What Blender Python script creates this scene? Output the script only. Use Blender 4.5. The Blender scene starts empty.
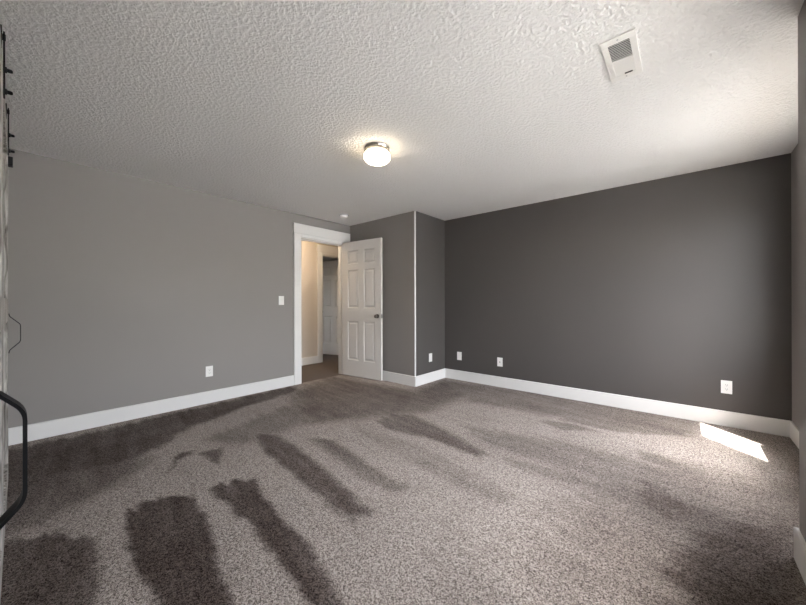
import bpy, bmesh, math, random
from mathutils import Vector, Matrix, noise
random.seed(7)
S = bpy.context.scene
COL = S.collection

# ------------------------------------------------------------------ camera
H = 2.44                       # ceiling height
CX, CZ = 4.213, 1.161          # camera stands in the near right corner of the room
F_PX = 328.74
cd = bpy.data.cameras.new('camera')
cd.sensor_width = 36.0
cd.lens = F_PX / 806.0 * 36.0
cd.clip_start = 0.01
cam = bpy.data.objects.new('camera', cd)
COL.objects.link(cam)
yaw, pitch, roll = math.radians(40.6), math.radians(0.06), math.radians(0.13)
fw = Vector((-math.sin(yaw) * math.cos(pitch), math.cos(yaw) * math.cos(pitch), math.sin(pitch)))
rt = Vector((math.cos(yaw), math.sin(yaw), 0))
up = rt.cross(fw)
rt2 = rt * math.cos(roll) - up * math.sin(roll)
up2 = up * math.cos(roll) + rt * math.sin(roll)
m = Matrix((rt2, up2, -fw)).transposed().to_4x4()
m.translation = Vector((CX, 0, CZ))
cam.matrix_world = m
S.camera = cam

# ------------------------------------------------------------------ world, sun, exposure
S.view_settings.view_transform = 'Standard'
S.view_settings.look = 'None'
S.view_settings.gamma = 1.0
S.view_settings.use_curve_mapping = False
S.view_settings.exposure = 2.56
SUN_EL = 65.5
SUN_H = Vector((-0.72, 0.69))  # horizontal heading of the sunlight
w = bpy.data.worlds.new('world')
S.world = w
w.use_nodes = True
nt = w.node_tree
for n in list(nt.nodes):
    nt.nodes.remove(n)
sky = nt.nodes.new('ShaderNodeTexSky')
sky.sky_type = 'NISHITA'
sky.sun_disc = False
sky.sun_elevation = math.radians(SUN_EL)
sky.sun_rotation = math.atan2(-SUN_H.x, -SUN_H.y)
sky.air_density = 1.0
sky.dust_density = 2.5
sky.ozone_density = 0.6
bg = nt.nodes.new('ShaderNodeBackground')
bg.inputs['Strength'].default_value = 0.85
wo = nt.nodes.new('ShaderNodeOutputWorld')
hs = nt.nodes.new('ShaderNodeHueSaturation')
hs.inputs['Saturation'].default_value = 0.28     # thin white cloud
nt.links.new(sky.outputs[0], hs.inputs['Color'])
nt.links.new(hs.outputs[0], bg.inputs[0])
nt.links.new(bg.outputs[0], wo.inputs[0])
ld = bpy.data.lights.new('sun', 'SUN')
ld.energy = 9.0
ld.angle = math.radians(0.53)
ld.color = (1.0, 0.975, 0.94)
sun = bpy.data.objects.new('sun', ld)
COL.objects.link(sun)
d = Vector((SUN_H.x * math.cos(math.radians(SUN_EL)), SUN_H.y * math.cos(math.radians(SUN_EL)), -math.sin(math.radians(SUN_EL))))
sun.rotation_euler = d.to_track_quat('-Z', 'Y').to_euler()
sun.location = (9, -2, 9)
# window portal: helps the sky find the opening, gives off no light itself
WY0, WY1, WZ0, WZ1 = 2.45, 3.72, 0.62, 2.24
# second window, added unseen beside the camera to brighten the room
VY0, VY1 = 0.70, 1.85
for py0, py1 in ((WY0, WY1), (VY0, VY1)):
    pl = bpy.data.lights.new('window_portal', 'AREA')
    pl.shape = 'RECTANGLE'
    pl.size = WZ1 - WZ0
    pl.size_y = py1 - py0
    pl.cycles.is_portal = True
    po = bpy.data.objects.new('window_portal', pl)
    COL.objects.link(po)
    po.location = (5.075, (py0 + py1) / 2, (WZ0 + WZ1) / 2)
    po.rotation_euler = (0, math.radians(90), 0)
S.cycles.max_bounces = 12
S.cycles.diffuse_bounces = 8
S.cycles.sample_clamp_indirect = 6.0


# ------------------------------------------------------------------ materials
def lin(r, g, b):
    f = lambda c: (c / 255 / 12.92) if c / 255 <= 0.04045 else ((c / 255 + 0.055) / 1.055) ** 2.4
    return (f(r), f(g), f(b), 1)


def base_mat(name, col, rough=0.5, metal=0.0, spec=0.5):
    mt = bpy.data.materials.new(name)
    mt.use_nodes = True
    b = mt.node_tree.nodes['Principled BSDF']
    b.inputs['Base Color'].default_value = (*col[:3], 1)
    b.inputs['Roughness'].default_value = rough
    b.inputs['Metallic'].default_value = metal
    b.inputs['Specular IOR Level'].default_value = spec
    return mt, mt.node_tree, b


def add_bump(t, b, scale, strength, dist, detail=2.0, ramp=None, rough=0.5):
    tc = t.nodes.new('ShaderNodeTexCoord')
    nz = t.nodes.new('ShaderNodeTexNoise')
    nz.inputs['Scale'].default_value = scale
    nz.inputs['Detail'].default_value = detail
    nz.inputs['Roughness'].default_value = rough
    t.links.new(tc.outputs['Object'], nz.inputs['Vector'])
    src = nz.outputs['Fac']
    if ramp:
        cr = t.nodes.new('ShaderNodeValToRGB')
        cr.color_ramp.elements[0].position = ramp[0]
        cr.color_ramp.elements[1].position = ramp[1]
        t.links.new(src, cr.inputs[0])
        src = cr.outputs[0]
    bp = t.nodes.new('ShaderNodeBump')
    bp.inputs['Strength'].default_value = strength
    bp.inputs['Distance'].default_value = dist
    t.links.new(src, bp.inputs['Height'])
    t.links.new(bp.outputs[0], b.inputs['Normal'])
    return nz, bp


def paint(name, col, rough=0.55, spec=0.3, bump=0.25):
    mt, t, b = base_mat(name, col, rough, 0, spec)
    add_bump(t, b, 180.0, bump, 0.0012, 3.0)
    return mt


M = {}
M['wall_grey'] = paint('grey_wall_paint', (0.262, 0.243, 0.231))
M['wall_charcoal'] = paint('charcoal_wall_paint', (0.082, 0.075, 0.071), 0.45, 0.3)
M['wall_hall'] = paint('beige_hall_paint', (0.56, 0.50, 0.43))
M['trim'] = paint('white_trim_paint', (0.73, 0.72, 0.70), 0.35, 0.4, 0.05)
M['door'] = paint('white_door_paint', (0.68, 0.655, 0.62), 0.4, 0.4, 0.08)
M['plastic'] = base_mat('white_plastic', (0.82, 0.81, 0.79), 0.3)[0]
M['plastic_dark'] = base_mat('dark_slot', (0.03, 0.03, 0.03), 0.6)[0]
M['plastic_grey'] = base_mat('grey_plastic', (0.45, 0.45, 0.45), 0.4)[0]
M['black_metal'] = base_mat('black_powder_coat', (0.008, 0.008, 0.009), 0.6, 0, 0.2)[0]
M['nickel'] = base_mat('brushed_nickel', (0.62, 0.58, 0.53), 0.28, 1.0)[0]
M['bronze'] = base_mat('dark_nickel', (0.20, 0.18, 0.16), 0.3, 1.0)[0]
M['vent'] = base_mat('white_enamel', (0.78, 0.77, 0.74), 0.4)[0]
M['duct'] = base_mat('duct_inside', (0.02, 0.02, 0.02), 0.8)[0]
M['siding'] = paint('exterior_siding', (0.45, 0.44, 0.42), 0.7)
M['ground'] = paint('exterior_ground', (0.50, 0.50, 0.49), 0.9)
M['ground_dark'] = paint('bounce_cutting_ground', (0.10, 0.09, 0.075), 0.9)

# ceiling: knockdown texture
mt, t, b = base_mat('textured_ceiling', (0.79, 0.785, 0.775), 0.75, 0, 0.2)
add_bump(t, b, 50.0, 0.7, 0.005, 3.0, (0.42, 0.60), 0.55)
M['ceiling'] = mt

# carpet: two lays of the pile, the dark one also painting shade (attribute 'nap') with tuft speckle
mt, t, b = base_mat('taupe_carpet', (0.2, 0.17, 0.16), 1.0, 0, 0.0)
at = t.nodes.new('ShaderNodeAttribute'); at.attribute_name = 'nap_shade'
tc = t.nodes.new('ShaderNodeTexCoord')
n1 = t.nodes.new('ShaderNodeTexNoise'); n1.inputs['Scale'].default_value = 280.0; n1.inputs['Detail'].default_value = 2.0
n2 = t.nodes.new('ShaderNodeTexNoise'); n2.inputs['Scale'].default_value = 75.0; n2.inputs['Detail'].default_value = 5.0; n2.inputs['Roughness'].default_value = 0.75
t.links.new(tc.outputs['Object'], n1.inputs['Vector']); t.links.new(tc.outputs['Object'], n2.inputs['Vector'])
vor = t.nodes.new('ShaderNodeTexVoronoi'); vor.inputs['Scale'].default_value = 235.0
t.links.new(tc.outputs['Object'], vor.inputs['Vector'])
sep = t.nodes.new('ShaderNodeSeparateColor'); t.links.new(vor.outputs['Color'], sep.inputs[0])
mixn = t.nodes.new('ShaderNodeMath'); mixn.operation = 'ADD'
tuft = t.nodes.new('ShaderNodeMath'); tuft.operation = 'MULTIPLY_ADD'; tuft.inputs[1].default_value = 0.42
t.links.new(sep.outputs[0], tuft.inputs[0]); t.links.new(mixn.outputs[0], tuft.inputs[2])
t.links.new(n1.outputs['Fac'], mixn.inputs[0]); t.links.new(n2.outputs['Fac'], mixn.inputs[1])
mr = t.nodes.new('ShaderNodeMapRange')
mr.inputs['From Min'].default_value = 0.99; mr.inputs['From Max'].default_value = 1.43
mr.inputs['To Min'].default_value = 0.0; mr.inputs['To Max'].default_value = 1.0
t.links.new(tuft.outputs[0], mr.inputs['Value'])
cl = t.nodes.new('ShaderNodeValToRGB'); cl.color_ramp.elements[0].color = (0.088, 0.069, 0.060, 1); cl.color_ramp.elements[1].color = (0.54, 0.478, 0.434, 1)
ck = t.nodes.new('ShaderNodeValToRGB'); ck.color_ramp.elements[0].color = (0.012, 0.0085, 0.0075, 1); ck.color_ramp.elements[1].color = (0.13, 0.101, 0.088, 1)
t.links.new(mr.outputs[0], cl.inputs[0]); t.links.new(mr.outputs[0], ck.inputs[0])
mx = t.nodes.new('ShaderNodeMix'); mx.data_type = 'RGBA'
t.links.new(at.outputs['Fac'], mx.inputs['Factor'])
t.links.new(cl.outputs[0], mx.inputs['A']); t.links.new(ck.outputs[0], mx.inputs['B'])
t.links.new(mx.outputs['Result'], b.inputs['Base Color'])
bp = t.nodes.new('ShaderNodeBump'); bp.inputs['Strength'].default_value = 0.7; bp.inputs['Distance'].default_value = 0.006
t.links.new(tuft.outputs[0], bp.inputs['Height']); t.links.new(bp.outputs[0], b.inputs['Normal'])
M['carpet'] = mt

# weathered wood: grain runs along z
mt, t, b = base_mat('weathered_grey_wood', (0.3, 0.28, 0.25), 0.8, 0, 0.2)
tc = t.nodes.new('ShaderNodeTexCoord'); mp = t.nodes.new('ShaderNodeMapping')
mp.inputs['Scale'].default_value = (14, 14, 1.6)
nz = t.nodes.new('ShaderNodeTexNoise'); nz.inputs['Scale'].default_value = 3.0; nz.inputs['Detail'].default_value = 8.0; nz.inputs['Distortion'].default_value = 0.8
t.links.new(tc.outputs['Object'], mp.inputs[0]); t.links.new(mp.outputs[0], nz.inputs['Vector'])
cr = t.nodes.new('ShaderNodeValToRGB')
cr.color_ramp.elements[0].position = 0.32; cr.color_ramp.elements[0].color = (0.09, 0.08, 0.07, 1)
cr.color_ramp.elements[1].position = 0.66; cr.color_ramp.elements[1].color = (0.52, 0.50, 0.46, 1)
t.links.new(nz.outputs['Fac'], cr.inputs[0]); t.links.new(cr.outputs[0], b.inputs['Base Color'])
bp = t.nodes.new('ShaderNodeBump'); bp.inputs['Strength'].default_value = 0.4; bp.inputs['Distance'].default_value = 0.003
t.links.new(nz.outputs['Fac'], bp.inputs['Height']); t.links.new(bp.outputs[0], b.inputs['Normal'])
M['barn_wood'] = mt


def emit_mat(name, col, strength):
    mt, t, b = base_mat(name, (0.9, 0.88, 0.84), 0.25)
    b.inputs['Emission Color'].default_value = (*col, 1)
    b.inputs['Emission Strength'].default_value = strength
    return mt


M['lamp_glass'] = emit_mat('lit_opal_glass', (1.0, 0.82, 0.58), 2.5)
M['hall_glass'] = emit_mat('lit_hall_glass', (1.0, 0.78, 0.55), 17.0)

# window glass: clear with a little mirror
mt = bpy.data.materials.new('clear_window_glass'); mt.use_nodes = True
t = mt.node_tree
for n in list(t.nodes):
    t.nodes.remove(n)
tr = t.nodes.new('ShaderNodeBsdfTransparent'); gl = t.nodes.new('ShaderNodeBsdfGlossy'); gl.inputs['Roughness'].default_value = 0.02
ms = t.nodes.new('ShaderNodeMixShader'); ou = t.nodes.new('ShaderNodeOutputMaterial')
ms.inputs[0].default_value = 0.06; t.links.new(tr.outputs[0], ms.inputs[1]); t.links.new(gl.outputs[0], ms.inputs[2]); t.links.new(ms.outputs[0], ou.inputs[0])
M['glass'] = mt


# ------------------------------------------------------------------ helpers
def add_box(bm, a, b_, mat4=None, bevel=0.0):
    x0, y0, z0 = a; x1, y1, z1 = b_
    cs = [(x0, y0, z0), (x1, y0, z0), (x1, y1, z0), (x0, y1, z0), (x0, y0, z1), (x1, y0, z1), (x1, y1, z1), (x0, y1, z1)]
    vs = [bm.verts.new(Vector(c)) for c in cs]
    fs = [bm.faces.new([vs[i] for i in q]) for q in ((3, 2, 1, 0), (4, 5, 6, 7), (0, 1, 5, 4), (1, 2, 6, 5), (2, 3, 7, 6), (3, 0, 4, 7))]
    geo = vs
    if bevel > 0:
        es = list({e for f in fs for e in f.edges})
        r = bmesh.ops.bevel(bm, geom=es, offset=bevel, segments=2, affect='EDGES', profile=0.5)
        geo = list({v for f in r['faces'] for v in f.verts} | {v for v in vs if v.is_valid})
        # all verts connected to this island
    if mat4 is not None:
        seen = set(geo); stack = list(geo)
        while stack:
            v = stack.pop()
            for e in v.link_edges:
                o = e.other_vert(v)
                if o not in seen:
                    seen.add(o); stack.append(o)
        bmesh.ops.transform(bm, matrix=mat4, verts=list(seen))
    return bm


def box_bm(a, b_, bevel=0.0, mat4=None):
    return add_box(bmesh.new(), a, b_, mat4, bevel)


def add_lathe(bm, prof, seg=40, mat4=None):
    """prof: list of (radius, z); revolves about z."""
    rings = []
    for r, z in prof:
        if r < 1e-6:
            rings.append([bm.verts.new((0, 0, z))])
        else:
            rings.append([bm.verts.new((r * math.cos(2 * math.pi * k / seg), r * math.sin(2 * math.pi * k / seg), z)) for k in range(seg)])
    for a, b_ in zip(rings, rings[1:]):
        for k in range(seg):
            k2 = (k + 1) % seg
            if len(a) == 1 and len(b_) == 1:
                continue
            if len(a) == 1:
                bm.faces.new([a[0], b_[k], b_[k2]])
            elif len(b_) == 1:
                bm.faces.new([a[k], b_[0], a[k2]])
            else:
                bm.faces.new([a[k], b_[k], b_[k2], a[k2]])
    if mat4 is not None:
        bmesh.ops.transform(bm, matrix=mat4, verts=[v for r in rings for v in r])
    return bm


def lathe_bm(prof, seg=40, mat4=None):
    return add_lathe(bmesh.new(), prof, seg, mat4)


def add_prism(bm, pts, axis, a, b_):
    """extrude the 2-D polygon pts along axis from a to b_ (pts in the other two axes, in order)."""
    def P(u, v, s):
        return {'x': (s, u, v), 'y': (u, s, v), 'z': (u, v, s)}[axis]
    A = [bm.verts.new(P(u, v, a)) for u, v in pts]
    B = [bm.verts.new(P(u, v, b_)) for u, v in pts]
    bm.faces.new(A); bm.faces.new(list(reversed(B)))
    n = len(pts)
    for i in range(n):
        j = (i + 1) % n
        bm.faces.new([A[j], A[i], B[i], B[j]])
    return bm


def fillet(pts, r, seg=6):
    out = [Vector(pts[0])]
    for a, b_, c in zip(pts, pts[1:], pts[2:]):
        a, b_, c = Vector(a), Vector(b_), Vector(c)
        u, v = (a - b_).normalized(), (c - b_).normalized()
        p, q = b_ + u * r, b_ + v * r
        for k in range(seg + 1):
            s = k / seg
            out.append((1 - s) ** 2 * p + 2 * s * (1 - s) * b_ + s * s * q)
    out.append(Vector(pts[-1]))
    return out


def add_strip(bm, path, thick, axis, a, b_):
    """flat bar bent along a 2-D path."""
    L, R = [], []
    n = len(path)
    for i, p in enumerate(path):
        tdir = (path[min(i + 1, n - 1)] - path[max(i - 1, 0)]).normalized()
        nrm = Vector((-tdir.y, tdir.x))
        L.append(p + nrm * thick / 2); R.append(p - nrm * thick / 2)
    return add_prism(bm, [tuple(v) for v in L + R[::-1]], axis, a, b_)


def obj(name, bm, mat, parent=None, smooth=False, loc=None):
    bmesh.ops.recalc_face_normals(bm, faces=bm.faces)
    me = bpy.data.meshes.new(name)
    bm.to_mesh(me); bm.free()
    if mat is not None:
        me.materials.append(mat)
    if smooth:
        for p in me.polygons:
            p.use_smooth = True
        me.set_sharp_from_angle(angle=math.radians(35))
    o = bpy.data.objects.new(name, me)
    COL.objects.link(o)
    if parent is not None:
        o.parent = parent
    if loc is not None:
        o.location = loc
    return o


def struct(name, bm, mat, smooth=False):
    o = obj(name, bm, mat, None, smooth)
    o['kind'] = 'structure'
    return o


def thing(name, label, cat, loc=(0, 0, 0), rotz=0.0, group=None):
    o = bpy.data.objects.new(name, None)
    o.empty_display_size = 0.1
    COL.objects.link(o)
    o.location = loc
    o.rotation_euler = (0, 0, rotz)
    o['label'] = label
    o['category'] = cat
    if group:
        o['group'] = group
    return o


# ------------------------------------------------------------------ room shell
D, R = 4.313, 4.909            # back wall, right wall of the window recess
BX, BY = 1.374, 3.572          # the corner that juts into the room
KX, KY = 4.601, 2.275          # the wall that juts in beside the recess
FY = -0.13                     # wall behind the barn doors
OY0, OY1, OZ = 2.64, 3.435, 2.115   # bedroom doorway
HX = -1.20                     # far wall of the hall
PY0, PY1 = 3.87, 4.70          # doorway in the far hall wall


def floor_mesh():
    """carpet as a fine grid; 'nap' holds floor shade put into colour, and how the pile lies (vacuum tracks)."""
    patches = NAP_SHADE
    bm = bmesh.new()
    x0, x1, y0, y1 = -0.02, R + 0.02, -0.16, D + 0.02
    nx, ny = 246, 224
    lay = bm.verts.layers.float.new('nap_shade')
    grid = []
    for j in range(ny + 1):
        row = []
        for i in range(nx + 1):
            x = x0 + (x1 - x0) * i / nx; y = y0 + (y1 - y0) * j / ny
            v = bm.verts.new((x, y, 0.0))
            # u runs along the vacuum strokes, v2 across them
            u, v2 = x * 0.99 - y * 0.14, x * 0.14 + y * 0.99
            st = noise.noise((u * 1.6, v2 * 16, 1.7)) * 0.6 + noise.noise((u * 4.0, v2 * 42, 3.1)) * 0.5
            e1 = noise.noise((x * 7, y * 7, 0.3)) * 0.022 + noise.noise((x * 34, y * 34, 4.3)) * 0.014
            e2 = noise.noise((x * 7, y * 7, 7.3)) * 0.022 + noise.noise((x * 34, y * 34, 9.3)) * 0.014
            wx = e1 + st * 0.10
            wy = e2
            k = 0.0
            for poly, amt, soft in patches:
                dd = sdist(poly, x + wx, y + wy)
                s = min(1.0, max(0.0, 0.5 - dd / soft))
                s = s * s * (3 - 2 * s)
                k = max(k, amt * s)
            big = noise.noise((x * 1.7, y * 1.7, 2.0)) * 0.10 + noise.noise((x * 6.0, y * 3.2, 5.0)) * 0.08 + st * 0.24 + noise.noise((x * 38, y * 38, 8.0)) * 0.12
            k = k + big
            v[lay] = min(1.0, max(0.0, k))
            row.append(v)
        grid.append(row)
    for j in range(ny):
        for i in range(nx):
            bm.faces.new((grid[j][i], grid[j][i + 1], grid[j + 1][i + 1], grid[j + 1][i]))
    return bm


def sdist(poly, x, y):
    """signed distance to a polygon, negative inside."""
    best = 1e9; inside = False
    n = len(poly)
    for i in range(n):
        ax, ay = poly[i]; bx, by = poly[(i + 1) % n]
        ex, ey = bx - ax, by - ay
        tt = max(0.0, min(1.0, ((x - ax) * ex + (y - ay) * ey) / (ex * ex + ey * ey + 1e-12)))
        dx, dy = x - ax - ex * tt, y - ay - ey * tt
        best = min(best, dx * dx + dy * dy)
        if (ay > y) != (by > y) and x < (bx - ax) * (y - ay) / (by - ay) + ax:
            inside = not inside
    r = math.sqrt(best)
    return -r if inside else r


# vacuum tracks on the carpet, with some floor shade painted as dark pile: outline in metres on the floor, strength, softness of the edge
NAP_SHADE = [
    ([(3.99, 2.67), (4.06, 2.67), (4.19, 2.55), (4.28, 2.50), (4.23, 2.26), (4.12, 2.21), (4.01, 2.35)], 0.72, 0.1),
    ([(4.15, 2.08), (4.36, 2.47), (4.58, 2.67), (4.65, 2.58), (4.55, 1.87), (4.22, 1.59), (4.11, 1.76)], 0.8, 0.22),  # light drop at the right front, painted in as dark pile
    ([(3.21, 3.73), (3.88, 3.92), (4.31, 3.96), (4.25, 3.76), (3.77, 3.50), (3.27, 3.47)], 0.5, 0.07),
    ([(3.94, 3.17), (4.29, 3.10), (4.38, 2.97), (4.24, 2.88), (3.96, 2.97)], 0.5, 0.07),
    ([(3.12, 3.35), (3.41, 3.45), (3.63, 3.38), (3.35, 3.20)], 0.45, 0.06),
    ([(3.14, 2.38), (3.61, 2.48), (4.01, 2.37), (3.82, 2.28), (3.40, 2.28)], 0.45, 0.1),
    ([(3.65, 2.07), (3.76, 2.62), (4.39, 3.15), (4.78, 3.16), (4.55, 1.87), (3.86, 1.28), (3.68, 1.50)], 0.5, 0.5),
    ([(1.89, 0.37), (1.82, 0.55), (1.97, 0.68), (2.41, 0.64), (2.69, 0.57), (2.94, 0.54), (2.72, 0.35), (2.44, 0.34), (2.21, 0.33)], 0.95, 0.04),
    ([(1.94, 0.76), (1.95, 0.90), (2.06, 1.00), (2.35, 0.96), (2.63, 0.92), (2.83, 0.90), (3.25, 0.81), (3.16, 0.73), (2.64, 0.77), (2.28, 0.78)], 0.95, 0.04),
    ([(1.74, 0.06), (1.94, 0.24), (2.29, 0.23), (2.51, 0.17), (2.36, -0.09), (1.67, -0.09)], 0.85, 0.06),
    ([(0.42, -0.23), (0.13, -0.06), (0.15, 0.62), (0.03, 2.48), (0.31, 2.44), (0.45, 1.71), (0.71, 1.03), (1.01, 0.73), (1.13, 0.47), (1.00, 0.18), (1.16, -0.06), (1.30, -0.17)], 0.78, 0.12),  # band along the left wall: dark pile plus painted shade
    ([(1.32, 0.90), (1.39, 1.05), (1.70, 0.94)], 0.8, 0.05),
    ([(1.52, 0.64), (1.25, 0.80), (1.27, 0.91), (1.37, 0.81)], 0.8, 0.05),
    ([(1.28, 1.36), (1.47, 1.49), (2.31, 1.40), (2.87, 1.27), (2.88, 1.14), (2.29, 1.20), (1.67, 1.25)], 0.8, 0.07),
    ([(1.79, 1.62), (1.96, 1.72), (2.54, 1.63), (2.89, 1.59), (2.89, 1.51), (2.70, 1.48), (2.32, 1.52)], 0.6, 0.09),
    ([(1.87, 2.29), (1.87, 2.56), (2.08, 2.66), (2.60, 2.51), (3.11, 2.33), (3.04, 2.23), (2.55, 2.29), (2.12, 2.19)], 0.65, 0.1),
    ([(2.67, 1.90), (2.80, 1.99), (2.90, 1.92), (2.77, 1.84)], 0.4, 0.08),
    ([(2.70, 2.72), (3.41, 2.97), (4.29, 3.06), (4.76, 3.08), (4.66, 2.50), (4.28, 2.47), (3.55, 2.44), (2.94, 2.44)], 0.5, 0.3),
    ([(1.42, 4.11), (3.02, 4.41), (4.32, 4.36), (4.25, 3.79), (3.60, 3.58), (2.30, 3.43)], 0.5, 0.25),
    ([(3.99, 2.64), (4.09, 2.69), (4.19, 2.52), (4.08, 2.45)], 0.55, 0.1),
    ([(3.99, 1.30), (4.10, 1.78), (4.34, 2.27), (4.68, 2.70), (4.62, 1.83)], 0.7, 0.4),  # painted shade in front of the jutting wall
    ([(4.01, 2.37), (4.37, 2.67), (4.71, 2.79), (4.62, 2.30), (4.27, 2.16)], 0.6, 0.25),  # more of the right-front shade, put into the carpet colour
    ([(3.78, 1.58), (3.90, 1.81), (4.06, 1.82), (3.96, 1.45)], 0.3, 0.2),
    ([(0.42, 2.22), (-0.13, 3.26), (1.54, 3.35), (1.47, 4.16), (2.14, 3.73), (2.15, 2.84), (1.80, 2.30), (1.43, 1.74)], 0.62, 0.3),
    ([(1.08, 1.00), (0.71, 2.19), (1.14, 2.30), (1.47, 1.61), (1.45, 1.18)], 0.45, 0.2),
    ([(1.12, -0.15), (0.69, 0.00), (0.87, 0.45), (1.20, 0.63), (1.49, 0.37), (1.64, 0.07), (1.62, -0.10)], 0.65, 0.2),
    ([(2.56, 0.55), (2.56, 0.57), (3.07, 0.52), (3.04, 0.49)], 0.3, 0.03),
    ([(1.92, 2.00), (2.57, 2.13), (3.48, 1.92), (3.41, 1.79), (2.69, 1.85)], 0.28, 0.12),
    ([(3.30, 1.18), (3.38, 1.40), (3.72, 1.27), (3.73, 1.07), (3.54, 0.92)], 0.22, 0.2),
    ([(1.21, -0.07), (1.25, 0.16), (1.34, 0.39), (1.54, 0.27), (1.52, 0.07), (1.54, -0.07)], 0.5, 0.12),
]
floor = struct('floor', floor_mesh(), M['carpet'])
# carpet of the hall and of the room beyond it
bm = box_bm((-4.2, 0.8, -0.05), (-0.02, 6.2, 0.0))
lay = bm.verts.layers.float.new('nap_shade')
for v in bm.verts:
    v[lay] = 0.7
struct('floor_hall', bm, M['carpet'])
struct('floor_slab', box_bm((-0.02, -0.3, -0.12), (5.06, 4.5, -0.01)), M['ground'])
struct('ceiling', box_bm((-0.12, -0.3, H), (5.06, 4.5, H + 0.12)), M['ceiling'])
struct('ceiling_hall', box_bm((-4.2, 0.8, H), (-0.12, 6.2, H + 0.12)), M['ceiling'])


def wall_with_opening(xa, xb, ya, yb, o0, o1, z0, z1):
    bm = bmesh.new()
    add_box(bm, (xa, ya, 0), (xb, o0, H))
    add_box(bm, (xa, o1, 0), (xb, yb, H))
    if z0 > 0:
        add_box(bm, (xa, o0, 0), (xb, o1, z0))
    add_box(bm, (xa, o0, z1), (xb, o1, H))
    return bm


struct('wall_left', wall_with_opening(-0.06, 0.0, -0.3, BY + 0.4, OY0, OY1, 0, OZ), M['wall_grey'])
struct('wall_left_hall_side', wall_with_opening(-0.12, -0.0605, 0.8, 6.2, OY0, OY1, 0, OZ), M['wall_hall'])
struct('wall_corner', box_bm((0.0, BY, 0), (BX - 0.006, BY + 0.1, H)), M['wall_grey'])
struct('wall_corner_side', box_bm((BX - 0.12, BY + 0.1, 0), (BX, D, H)), M['wall_charcoal'])
bm = bmesh.new(); add_box(bm, (BX - 0.12, BY + 0.006, 0), (BX, BY + 0.1, H))
struct('wall_corner_return', bm, M['wall_charcoal'])
# rounded pale corner bead on the jutting corner
bm = bmesh.new()
add_lathe(bm, [(0.0115, 0.14), (0.0115, H)], 20, Matrix.Translation((BX - 0.0085, BY + 0.0085, 0)))
struct('trim_3', bm, M['trim'], True)
struct('wall_back', box_bm((BX - 0.12, D, 0), (R + 0.15, D + 0.15, H)), M['wall_charcoal'])
struct('wall_right', wall_with_opening(R, R + 0.15, KY - 0.02, D, WY0, WY1, WZ0, WZ1), M['wall_grey'])
struct('wall_right_near', wall_with_opening(KX, R + 0.15, -0.3, KY, VY0, VY1, WZ0, WZ1), M['wall_grey'])
struct('wall_front', box_bm((-0.06, FY - 0.12, 0), (KX, FY, H)), M['wall_grey'])

# baseboards
BH, BT = 0.14, 0.015


def base_run(name, p, q, nrm):
    """baseboard along p-q on a wall whose room side looks along nrm, its top edge eased."""
    p, q, nrm = Vector((*p, 0)), Vector((*q, 0)), Vector((*nrm, 0))
    prof = [(0, 0), (BT, 0), (BT, BH - 0.004), (BT - 0.004, BH), (0, BH)]
    bm = bmesh.new()
    A = [bm.verts.new(p + nrm * u + Vector((0, 0, v))) for u, v in prof]
    B = [bm.verts.new(q + nrm * u + Vector((0, 0, v))) for u, v in prof]
    bm.faces.new(A); bm.faces.new(B[::-1])
    for i in range(len(prof)):
        j = (i + 1) % len(prof)
        bm.faces.new([A[i], A[j], B[j], B[i]])
    return struct(name, bm, M['trim'])


base_run('baseboard_left', (0, FY), (0, 2.53), (1, 0))
base_run('baseboard_corner', (0.02, BY), (BX + BT, BY), (0, -1))
base_run('baseboard_corner_side', (BX, BY), (BX, D), (1, 0))
base_run('baseboard_back', (BX, D), (R, D), (0, -1))
base_run('baseboard_right', (R, KY), (R, D), (-1, 0))
base_run('baseboard_right_near', (KX, FY), (KX, KY + BT), (-1, 0))
base_run('baseboard_recess', (KX, KY), (R, KY), (0, 1))

# hall and the room beyond
struct('wall_hall', wall_with_opening(HX - 0.12, HX, 0.8, 6.2, PY0, PY1, 0, OZ), M['wall_hall'])
struct('wall_hall_end', box_bm((HX, 6.08, 0), (-0.12, 6.2, H)), M['wall_hall'])
struct('wall_hall_start', box_bm((HX, 0.8, 0), (-0.12, 0.92, H)), M['wall_hall'])
bm = bmesh.new()
bm = wall_with_opening(-4.2, -4.08, 0.8, 6.2, 2.0, 3.0, 0.9, 2.1); add_box(bm, (-4.08, 0.8, 0), (HX - 0.12, 0.92, H)); add_box(bm, (-4.08, 6.08, 0), (HX - 0.12, 6.2, H))
struct('wall_far_room', bm, M['wall_grey'])
base_run('baseboard_hall', (HX, 0.92), (HX, PY0 - 0.105), (1, 0))


def casing(name, x, sgn, y0, y1, z, right_limit=None, hall=False):
    """door casing on the wall face x, standing out along sgn: two legs, a fillet and a wide head board."""
    cw = 0.107
    bm = bmesh.new()
    def bx(ya, yb, za, zb, t, bev=0.002):
        add_box(bm, (min(x, x + sgn * t), ya, za), (max(x, x + sgn * t), yb, zb), None, bev)
    yr = min(y1 + cw, right_limit or 9)
    bx(y0 - cw, y0, 0, z + 0.045, 0.018)
    bx(y1, yr, 0, z + 0.045, 0.018)
    bx(y0, y1, z, z + 0.045, 0.018)
    bx(y0 - cw - 0.012, min(y1 + cw + 0.012, right_limit or 9), z + 0.045, z + 0.185, 0.026, 0.003)
    return struct(name, bm, M['trim'])


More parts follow.
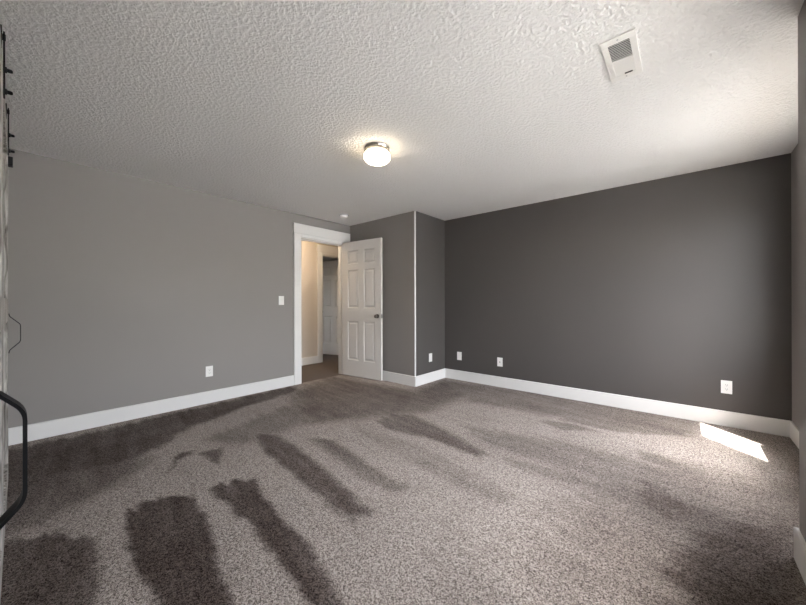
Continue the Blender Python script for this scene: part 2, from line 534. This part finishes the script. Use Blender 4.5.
def jamb(name, xa, xb, y0, y1, z, stop_x):
    bm = bmesh.new()
    t = 0.016
    add_box(bm, (xa, y0 - 0.001, 0), (xb, y0 + t, z))
    add_box(bm, (xa, y1 - t, 0), (xb, y1 + 0.001, z))
    add_box(bm, (xa, y0 + t, z - t), (xb, y1 - t, z + 0.001))
    for ya, yb in ((y0 + t, y0 + t + 0.011), (y1 - t - 0.011, y1 - t)):
        add_box(bm, (stop_x, ya, 0), (stop_x + 0.035, yb, z - t))
    add_box(bm, (stop_x, y0 + t, z - t - 0.011), (stop_x + 0.035, y1 - t, z - t))
    return struct(name, bm, M['trim'])


casing('trim_1', 0.0, 1, OY0, OY1, OZ, BY - 0.002)
casing('trim_4', -0.12, -1, OY0, OY1, OZ)
jamb('trim_5', -0.12, 0.0, OY0, OY1, OZ, -0.075)
casing('trim_2', HX, 1, PY0, PY1, OZ)
jamb('trim_6', HX - 0.12, HX, PY0, PY1, OZ, HX - 0.06)


# ------------------------------------------------------------------ window in the recess
def build_window(name, label, WY0, WY1, sill_x):
    r = thing(name, label, 'window', (R, (WY0 + WY1) / 2, WZ0))
    r['kind'] = 'structure'
    hw, hh = (WY1 - WY0) / 2, WZ1 - WZ0
    xf0, xf1 = 0.07, 0.14
    bm = bmesh.new(); fwid = 0.035
    add_box(bm, (xf0, -hw, 0), (xf1, -hw + fwid, hh)); add_box(bm, (xf0, hw - fwid, 0), (xf1, hw, hh))
    add_box(bm, (xf0, -hw + fwid, 0), (xf1, hw - fwid, fwid)); add_box(bm, (xf0, -hw + fwid, hh - fwid), (xf1, hw - fwid, hh))
    add_box(bm, (xf0, -0.02, fwid), (xf1, 0.02, hh - fwid))
    obj('window_frame', bm, M['trim'], r)
    for s in (-1, 1):
        ya, yb = (0.02, hw - fwid) if s > 0 else (-hw + fwid, -0.02)
        bm = bmesh.new(); q = 0.02
        add_box(bm, (0.09, ya, fwid), (0.12, ya + q, hh - fwid)); add_box(bm, (0.09, yb - q, fwid), (0.12, yb, hh - fwid))
        add_box(bm, (0.09, ya + q, fwid), (0.12, yb - q, fwid + q)); add_box(bm, (0.09, ya + q, hh - fwid - q), (0.12, yb - q, hh - fwid))
        sash = obj('sash', bm, M['trim'], r)
        obj('pane', box_bm((0.104, ya + q, fwid + q), (0.108, yb - q, hh - fwid - q)), M['glass'], sash)
    obj('window_sill', box_bm((sill_x, -hw, 0.0), (0.07, hw, 0.018), 0.004), M['trim'], r)
    return r


build_window('window_1', 'tall white framed window in the recess beside the charcoal wall', WY0, WY1, -0.03)
build_window('added_window', 'added white framed window in the near grey wall, unseen, for fill light', VY0, VY1, KX - R - 0.03)  # not a known window; added for even brightness
# outside: level ground and an unseen slab added to shade the nearer half of the window
struct('exterior_ground', box_bm((9.0, -30, -0.5), (60, 40, -0.35)), M['ground'])
struct('added_dark_strip', box_bm((5.07, -30, -0.5), (9.0, 40, -0.36)), M['ground_dark'])  # dark strip added to cut ground bounce onto the ceiling
bm = add_prism(bmesh.new(), [(5.065, -0.8), (6.62, -0.8), (6.62, 1.673), (5.065, 3.165)], 'z', 4.9, 5.1)
struct('sun_block_slab', bm, M['siding'])  # added sun blocker, its slanting edge cut along the sun heading
struct('exterior_wall', box_bm((4.9, -3.0, H + 0.13), (5.06, 6.0, 4.9)), M['siding'])


# ------------------------------------------------------------------ six-panel doors
def door_leaf_bm(wd, ht, th):
    """leaf in its own frame: hinge edge at u=0, width along +x, thickness along y from 0 to th, bottom at 0."""
    bm = bmesh.new()
    st, mu = 0.115, 0.11
    pw = (wd - 2 * st - mu) / 2
    zs = [0.25, 0.865, 1.07, 1.675, 1.765, 1.98]
    k = ht / 2.12
    zs = [z * k for z in zs]
    core = 0.007
    add_box(bm, (0.002, th / 2 - core, 0.002), (wd - 0.002, th / 2 + core, ht - 0.002))
    add_box(bm, (0, 0, 0), (st, th, ht)); add_box(bm, (wd - st, 0, 0), (wd, th, ht))
    for za, zb in ((0, zs[0]), (zs[1], zs[2]), (zs[3], zs[4]), (zs[5], ht)):
        add_box(bm, (st, 0, za), (wd - st, th, zb))
    for za, zb in ((zs[0], zs[1]), (zs[2], zs[3]), (zs[4], zs[5])):
        add_box(bm, (st + pw, 0, za), (st + pw + mu, th, zb))
        for xa in (st, st + pw + mu):
            for side in (0, 1):
                yo = 0.0 if side == 0 else th
                yc = th / 2 - core if side == 0 else th / 2 + core
                sg = -1 if side == 0 else 1
                # sticking around the panel: slope from the stile face down to the core
                def ring(i0, ya, i1, yb):
                    a = [(xa + i0, za + i0), (xa + pw - i0, za + i0), (xa + pw - i0, zb - i0), (xa + i0, zb - i0)]
                    c = [(xa + i1, za + i1), (xa + pw - i1, za + i1), (xa + pw - i1, zb - i1), (xa + i1, zb - i1)]
                    A = [bm.verts.new((x, ya, z)) for x, z in a]; C = [bm.verts.new((x, yb, z)) for x, z in c]
                    for i in range(4):
                        j = (i + 1) % 4
                        bm.faces.new([A[i], A[j], C[j], C[i]])
                    return C
                ring(0.0, yo, 0.014, yc + sg * 0.0008)
                ym = yc + sg * 0.0008; yp = yo - sg * 0.0025
                C = ring(0.026, ym, 0.046, yp)
                bm.faces.new(C)
    return bm


def knob_parts(parent, x, z, th, mat):
    for sg, y0 in ((-1, 0.0), (1, th)):
        mt4 = Matrix.Translation((x, y0, z)) @ Matrix.Rotation(math.radians(90 if sg < 0 else -90), 4, 'X')
        k = obj('knob', lathe_bm([(0, 0.062), (0.012, 0.061), (0.022, 0.055), (0.027, 0.045), (0.024, 0.034), (0.014, 0.027), (0.011, 0.022), (0.011, 0.008)], 28, mt4), mat, parent, True)
        obj('rose', lathe_bm([(0.0, 0.010), (0.022, 0.010), (0.031, 0.006), (0.033, 0.0)], 28, mt4), mat, k, True)


def build_door(name, label, hinge, ang, wd, ht, knob_mat):
    """hinge: x, y of the hinge edge corner; ang: heading of the leaf; thickness lies to the left of the heading."""
    r = thing(name, label, 'door', (hinge[0], hinge[1], 0.014), ang)
    r['kind'] = 'structure'
    th = 0.035
    obj('door_leaf', door_leaf_bm(wd, ht, th), M['door'], r)
    knob_parts(r, wd - 0.07, 0.95, th, knob_mat)
    obj('latch_plate', box_bm((wd - 0.0005, 0.006, 0.92), (wd + 0.0012, th - 0.006, 0.98)), knob_mat, r)
    for z in (0.2, 1.03, ht - 0.2):
        bm = lathe_bm([(0.0, -0.045), (0.006, -0.045), (0.006, 0.045), (0.0, 0.045)], 14, Matrix.Translation((-0.007, th - 0.002, z)))
        add_box(bm, (-0.007, th - 0.0032, z - 0.044), (0.0, th - 0.001, z + 0.044))
        obj('hinge', bm, knob_mat, r, True)
    return r


build_door('door_1', 'white six panel door standing open beside the doorway', (0.028, 3.388), math.radians(6.0), 0.788, 2.112, M['bronze'])
build_door('door_2', 'white six panel door open in the room across the hall', (HX - 0.125, PY1 - 0.03), math.radians(180 + 15.5), 0.79, 2.09, M['black_metal'])


# ------------------------------------------------------------------ barn doors and their track
def strip_handle(parent, x, y0, zc):
    """bent flat bar pull: feet on the door, slanting arms, straight grip."""
    p = fillet([(0.004, -0.128), (0.004, -0.112), (0.0525, -0.056), (0.0525, 0.056), (0.004, 0.112), (0.004, 0.128)], 0.012)
    bm = add_strip(bmesh.new(), p, 0.004, 'x', -0.0125, 0.0125)
    h = obj('handle', bm, M['black_metal'], parent, False, (x, y0, zc))
    return h


def barn_door(label, xa, xb, straps, hx):
    zb, zt = 0.012, 2.25
    y1 = -0.048; y0 = y1 - 0.042
    wd = xb - xa
    r = thing('sliding_barn_door', label, 'barn door', (xa, 0, zb), 0, 'weathered sliding barn doors')
    n = max(6, round(wd / 0.15))
    bm = bmesh.new()
    for i in range(n):
        a, c = wd * i / n, wd * (i + 1) / n
        add_box(bm, (a + 0.001, y0, 0), (c - 0.001, y0 + 0.022, zt - zb), None, 0.003)
    obj('plank_panel', bm, M['barn_wood'], r)
    fb = 0.13
    for xs in (0, wd - fb):
        obj('stile', box_bm((xs, y0 + 0.022, 0), (xs + fb, y1, zt - zb), 0.002), M['barn_wood'], r)
    for zz in (0, (zt - zb) * 0.5 - 0.08, zt - zb - 0.14):
        obj('rail', box_bm((fb, y0 + 0.022, zz), (wd - fb, y1, zz + 0.14), 0.002), M['barn_wood'], r)
    for sx in straps:
        s = sx - xa
        st = obj('hanger_strap', box_bm((s - 0.02, y1, 2.11 - zb), (s + 0.02, y1 + 0.006, 2.402 - zb), 0.0015), M['black_metal'], r)
        for bz in (2.137, 2.237):
            mt4 = Matrix.Translation((s, y1 + 0.006, bz - zb)) @ Matrix.Rotation(math.radians(-90), 4, 'X')
            obj('bolt', lathe_bm([(0.0, 0.024), (0.006, 0.023), (0.0085, 0.018), (0.0085, 0.006), (0.013, 0.005), (0.013, 0.0)], 16, mt4), M['black_metal'], st, True)
        mt4 = Matrix.Translation((s, y1 - 0.012, 2.384 - zb)) @ Matrix.Rotation(math.radians(-90), 4, 'X')
        wl = obj('roller_wheel', lathe_bm([(0, -0.008), (0.048, -0.008), (0.048, -0.004), (0.042, -0.002), (0.042, 0.003), (0.048, 0.005), (0.048, 0.009), (0.014, 0.010), (0.014, 0.020), (0.0, 0.020)], 30, mt4), M['black_metal'], r, True)
    strip_handle(r, hx - xa, y1, 0.97 - zb)
    return r


barn_door('weathered grey barn door nearer the grey wall, with a slim black pull at its edge', 0.83, 1.945, (0.943, 1.843), 0.90)
barn_door('weathered grey barn door with the large black pull close by, at the edge of view', 1.955, 3.66, (2.75, 3.54), 3.573)
# flat steel track
tk = thing('barn_door_track', 'black flat steel track above the weathered barn doors', 'track', (0.6, -0.07, 2.30))
obj('track_bar', box_bm((0, -0.004, 0), (3.2, 0.002, 0.04), 0.001), M['black_metal'], tk)
for sx in (0.15, 0.95, 1.75, 2.55, 3.05):
    mt4 = Matrix.Translation((sx, -0.004, 0.02)) @ Matrix.Rotation(math.radians(90), 4, 'X')
    obj('spacer', lathe_bm([(0.011, 0.0), (0.011, 0.056), (0, 0.056)], 16, mt4), M['black_metal'], tk, True)
obj('end_stop', box_bm((0.24, 0.002, 0.04), (0.28, 0.006, 0.07), 0.001), M['black_metal'], tk)
# small black catch at the top corner of the far door
tk2 = thing('door_catch', 'small square black catch at the top corner of the far barn door', 'catch', (0.86, -0.055, 2.09))
obj('catch_block', box_bm((-0.03, 0.0, -0.028), (0.03, 0.028, 0.028), 0.003), M['black_metal'], tk2)


# ------------------------------------------------------------------ plates on the walls
def wall_plate(name, label, cat, pos, face, kind, group=None):
    """face: rotation about z so that local +y looks into the room."""
    r = thing(name, label, cat, pos, face, group)
    w2, h2 = (0.038, 0.061)
    obj('cover_plate', box_bm((-w2, 0, -h2), (w2, 0.006, h2), 0.002), M['plastic'], r)
    def screw(z):
        mt4 = Matrix.Translation((0, 0.006, z)) @ Matrix.Rotation(math.radians(-90), 4, 'X')
        obj('screw', lathe_bm([(0, 0.0012), (0.003, 0.001), (0.0035, 0)], 12, mt4), M['plastic'], r)
    if kind == 'duplex':
        for s in (-1, 1):
            z = s * 0.0195
            sk = obj('socket', box_bm((-0.0165, 0.006, z - 0.014), (0.0165, 0.0085, z + 0.014), 0.004 * 0.25), M['plastic'], r)
            for dx, hh in ((-0.0063, 0.0045), (0.0063, 0.0038)):
                obj('slot', box_bm((dx - 0.0013, 0.0083, z - hh + 0.002), (dx + 0.0013, 0.0089, z + hh + 0.002)), M['plastic_dark'], sk)
            mt4 = Matrix.Translation((0, 0.0085, z - 0.0085)) @ Matrix.Rotation(math.radians(-90), 4, 'X')
            obj('ground_hole', lathe_bm([(0, 0.0004), (0.0026, 0.0004), (0.0026, -0.0002)], 12, mt4), M['plastic_dark'], sk)
        screw(0)
    elif kind == 'rocker':
        bm = add_prism(bmesh.new(), [(0.006, -0.033), (0.0075, -0.033), (0.0115, 0.033), (0.006, 0.033)], 'x', -0.0165, 0.0165)
        obj('rocker', bm, M['plastic'], r)
        screw(0.048); screw(-0.048)
    elif kind == 'coax':
        mt4 = Matrix.Translation((0, 0.006, 0)) @ Matrix.Rotation(math.radians(-90), 4, 'X')
        obj('coax_jack', lathe_bm([(0, 0.011), (0.0046, 0.011), (0.0046, 0.003), (0.0078, 0.003), (0.0078, 0)], 18, mt4), M['bronze'], r, True)
        screw(0.042); screw(-0.042)
    elif kind == 'insert':
        obj('insert', box_bm((-0.0165, 0.006, -0.033), (0.0165, 0.008, 0.033), 0.001), M['plastic'], r)
        screw(0.048); screw(-0.048)
    elif kind == 'blank':
        screw(0.03); screw(-0.03)
    return r


RX, RB = -math.pi / 2, math.pi
wall_plate('power_outlet', 'white outlet low on the lit grey wall', 'outlet', (0, 1.44, 0.368), RX, 'duplex')
wall_plate('light_switch', 'white rocker switch on the grey wall beside the doorway', 'light switch', (0, 2.343, 1.197), RX, 'rocker')
wall_plate('blank_plate', 'plain white plate low on the short charcoal return wall', 'wall plate', (BX, 3.928, 0.357), RX, 'blank')
wall_plate('power_outlet', 'white plate with plain insert low on the charcoal wall, closest to its inside corner', 'outlet', (1.634, D, 0.359), RB, 'insert')
wall_plate('coax_plate', 'white plate with a small dark round jack on the charcoal wall', 'wall plate', (2.276, D, 0.342), RB, 'coax')
wall_plate('power_outlet', 'white outlet on the charcoal wall above the sunlit patch of carpet', 'outlet', (4.508, D, 0.365), RB, 'duplex')


# ------------------------------------------------------------------ ceiling things
def flush_light(name, label, pos, glass):
    r = thing(name, label, 'ceiling light', pos)
    obj('metal_base', lathe_bm([(0, 0.0), (0.098, 0.0), (0.102, -0.006), (0.097, -0.014), (0.094, -0.020), (0.100, -0.026), (0.104, -0.034), (0.104, -0.046), (0.099, -0.050), (0.0, -0.050)], 56), M['nickel'], r, True)
    prof = [(0.093, -0.048), (0.104, -0.056), (0.109, -0.068), (0.109, -0.082), (0.104, -0.098), (0.092, -0.112), (0.070, -0.123), (0.040, -0.129), (0.0, -0.131)]
    obj('glass_shade', lathe_bm(prof, 56), glass, r, True)
    return r


flush_light('flush_ceiling_light', 'lit round opal glass ceiling light with brushed nickel base', (2.292, 1.918, H), M['lamp_glass'])
flush_light('hall_ceiling_light', 'warm ceiling light in the hall beyond the doorway, out of sight', (-0.66, 3.05, H), M['hall_glass'])
sm = thing('smoke_detector', 'small white round smoke detector on ceiling near the doorway', 'smoke detector', (0.45, 3.075, H))
obj('mount_ring', lathe_bm([(0, 0), (0.074, 0), (0.074, -0.012), (0.066, -0.014), (0, -0.014)], 40), M['plastic_grey'], sm, True)
obj('detector_cover', lathe_bm([(0.060, -0.012), (0.062, -0.022), (0.056, -0.034), (0.045, -0.038), (0.018, -0.040), (0.016, -0.043), (0, -0.043)], 40), M['plastic'], sm, True)

vt = thing('ceiling_vent', 'white rectangular air register on ceiling, half dark and half closed slats', 'vent', (3.968, 2.052, H))
hx, hy = 0.073, 0.188
bm = bmesh.new()
ix, iy = 0.045, 0.142
z0, z1 = -0.008, 0.0
for a, b_ in (((-hx, -hy), (hx, -iy)), ((-hx, iy), (hx, hy)), ((-hx, -iy), (-ix, iy)), ((ix, -iy), (hx, iy))):
    add_box(bm, (*a, z0), (*b_, z1), None, 0.0015)
obj('vent_frame', bm, M['vent'], vt)
obj('divider', box_bm((-ix, -0.004, -0.008), (ix, 0.004, -0.001)), M['vent'], vt)
obj('duct_back', box_bm((-ix, -iy, -0.0012), (ix, iy, -0.0004)), M['duct'], vt)
for s in (-1, 1):
    bm = bmesh.new()
    n = 10
    for k in range(n):
        y = s * (0.010 + (iy - 0.014) * (k + 0.5) / n)
        ang = math.radians(68 if s < 0 else 24)
        mt4 = Matrix.Translation((0, y, -0.0045)) @ Matrix.Rotation(ang if s < 0 else -ang, 4, 'X')
        half = 0.0030 if s < 0 else 0.0078
        add_box(bm, (-ix, -half, -0.0005), (ix, half, 0.0005), mt4)
    obj('louver_bank', bm, M['vent'], vt)
for s in (-1, 1):
    mt4 = Matrix.Translation((0, s * 0.166, -0.008)) @ Matrix.Rotation(math.pi, 4, 'X')
    obj('screw', lathe_bm([(0, 0.0022), (0.003, 0.0018), (0.0045, 0)], 14, mt4), M['plastic_grey'], vt, True)
obj('damper_lever', box_bm((-0.004, 0.128, -0.013), (0.032, 0.135, -0.008), 0.001), M['plastic_dark'], vt)
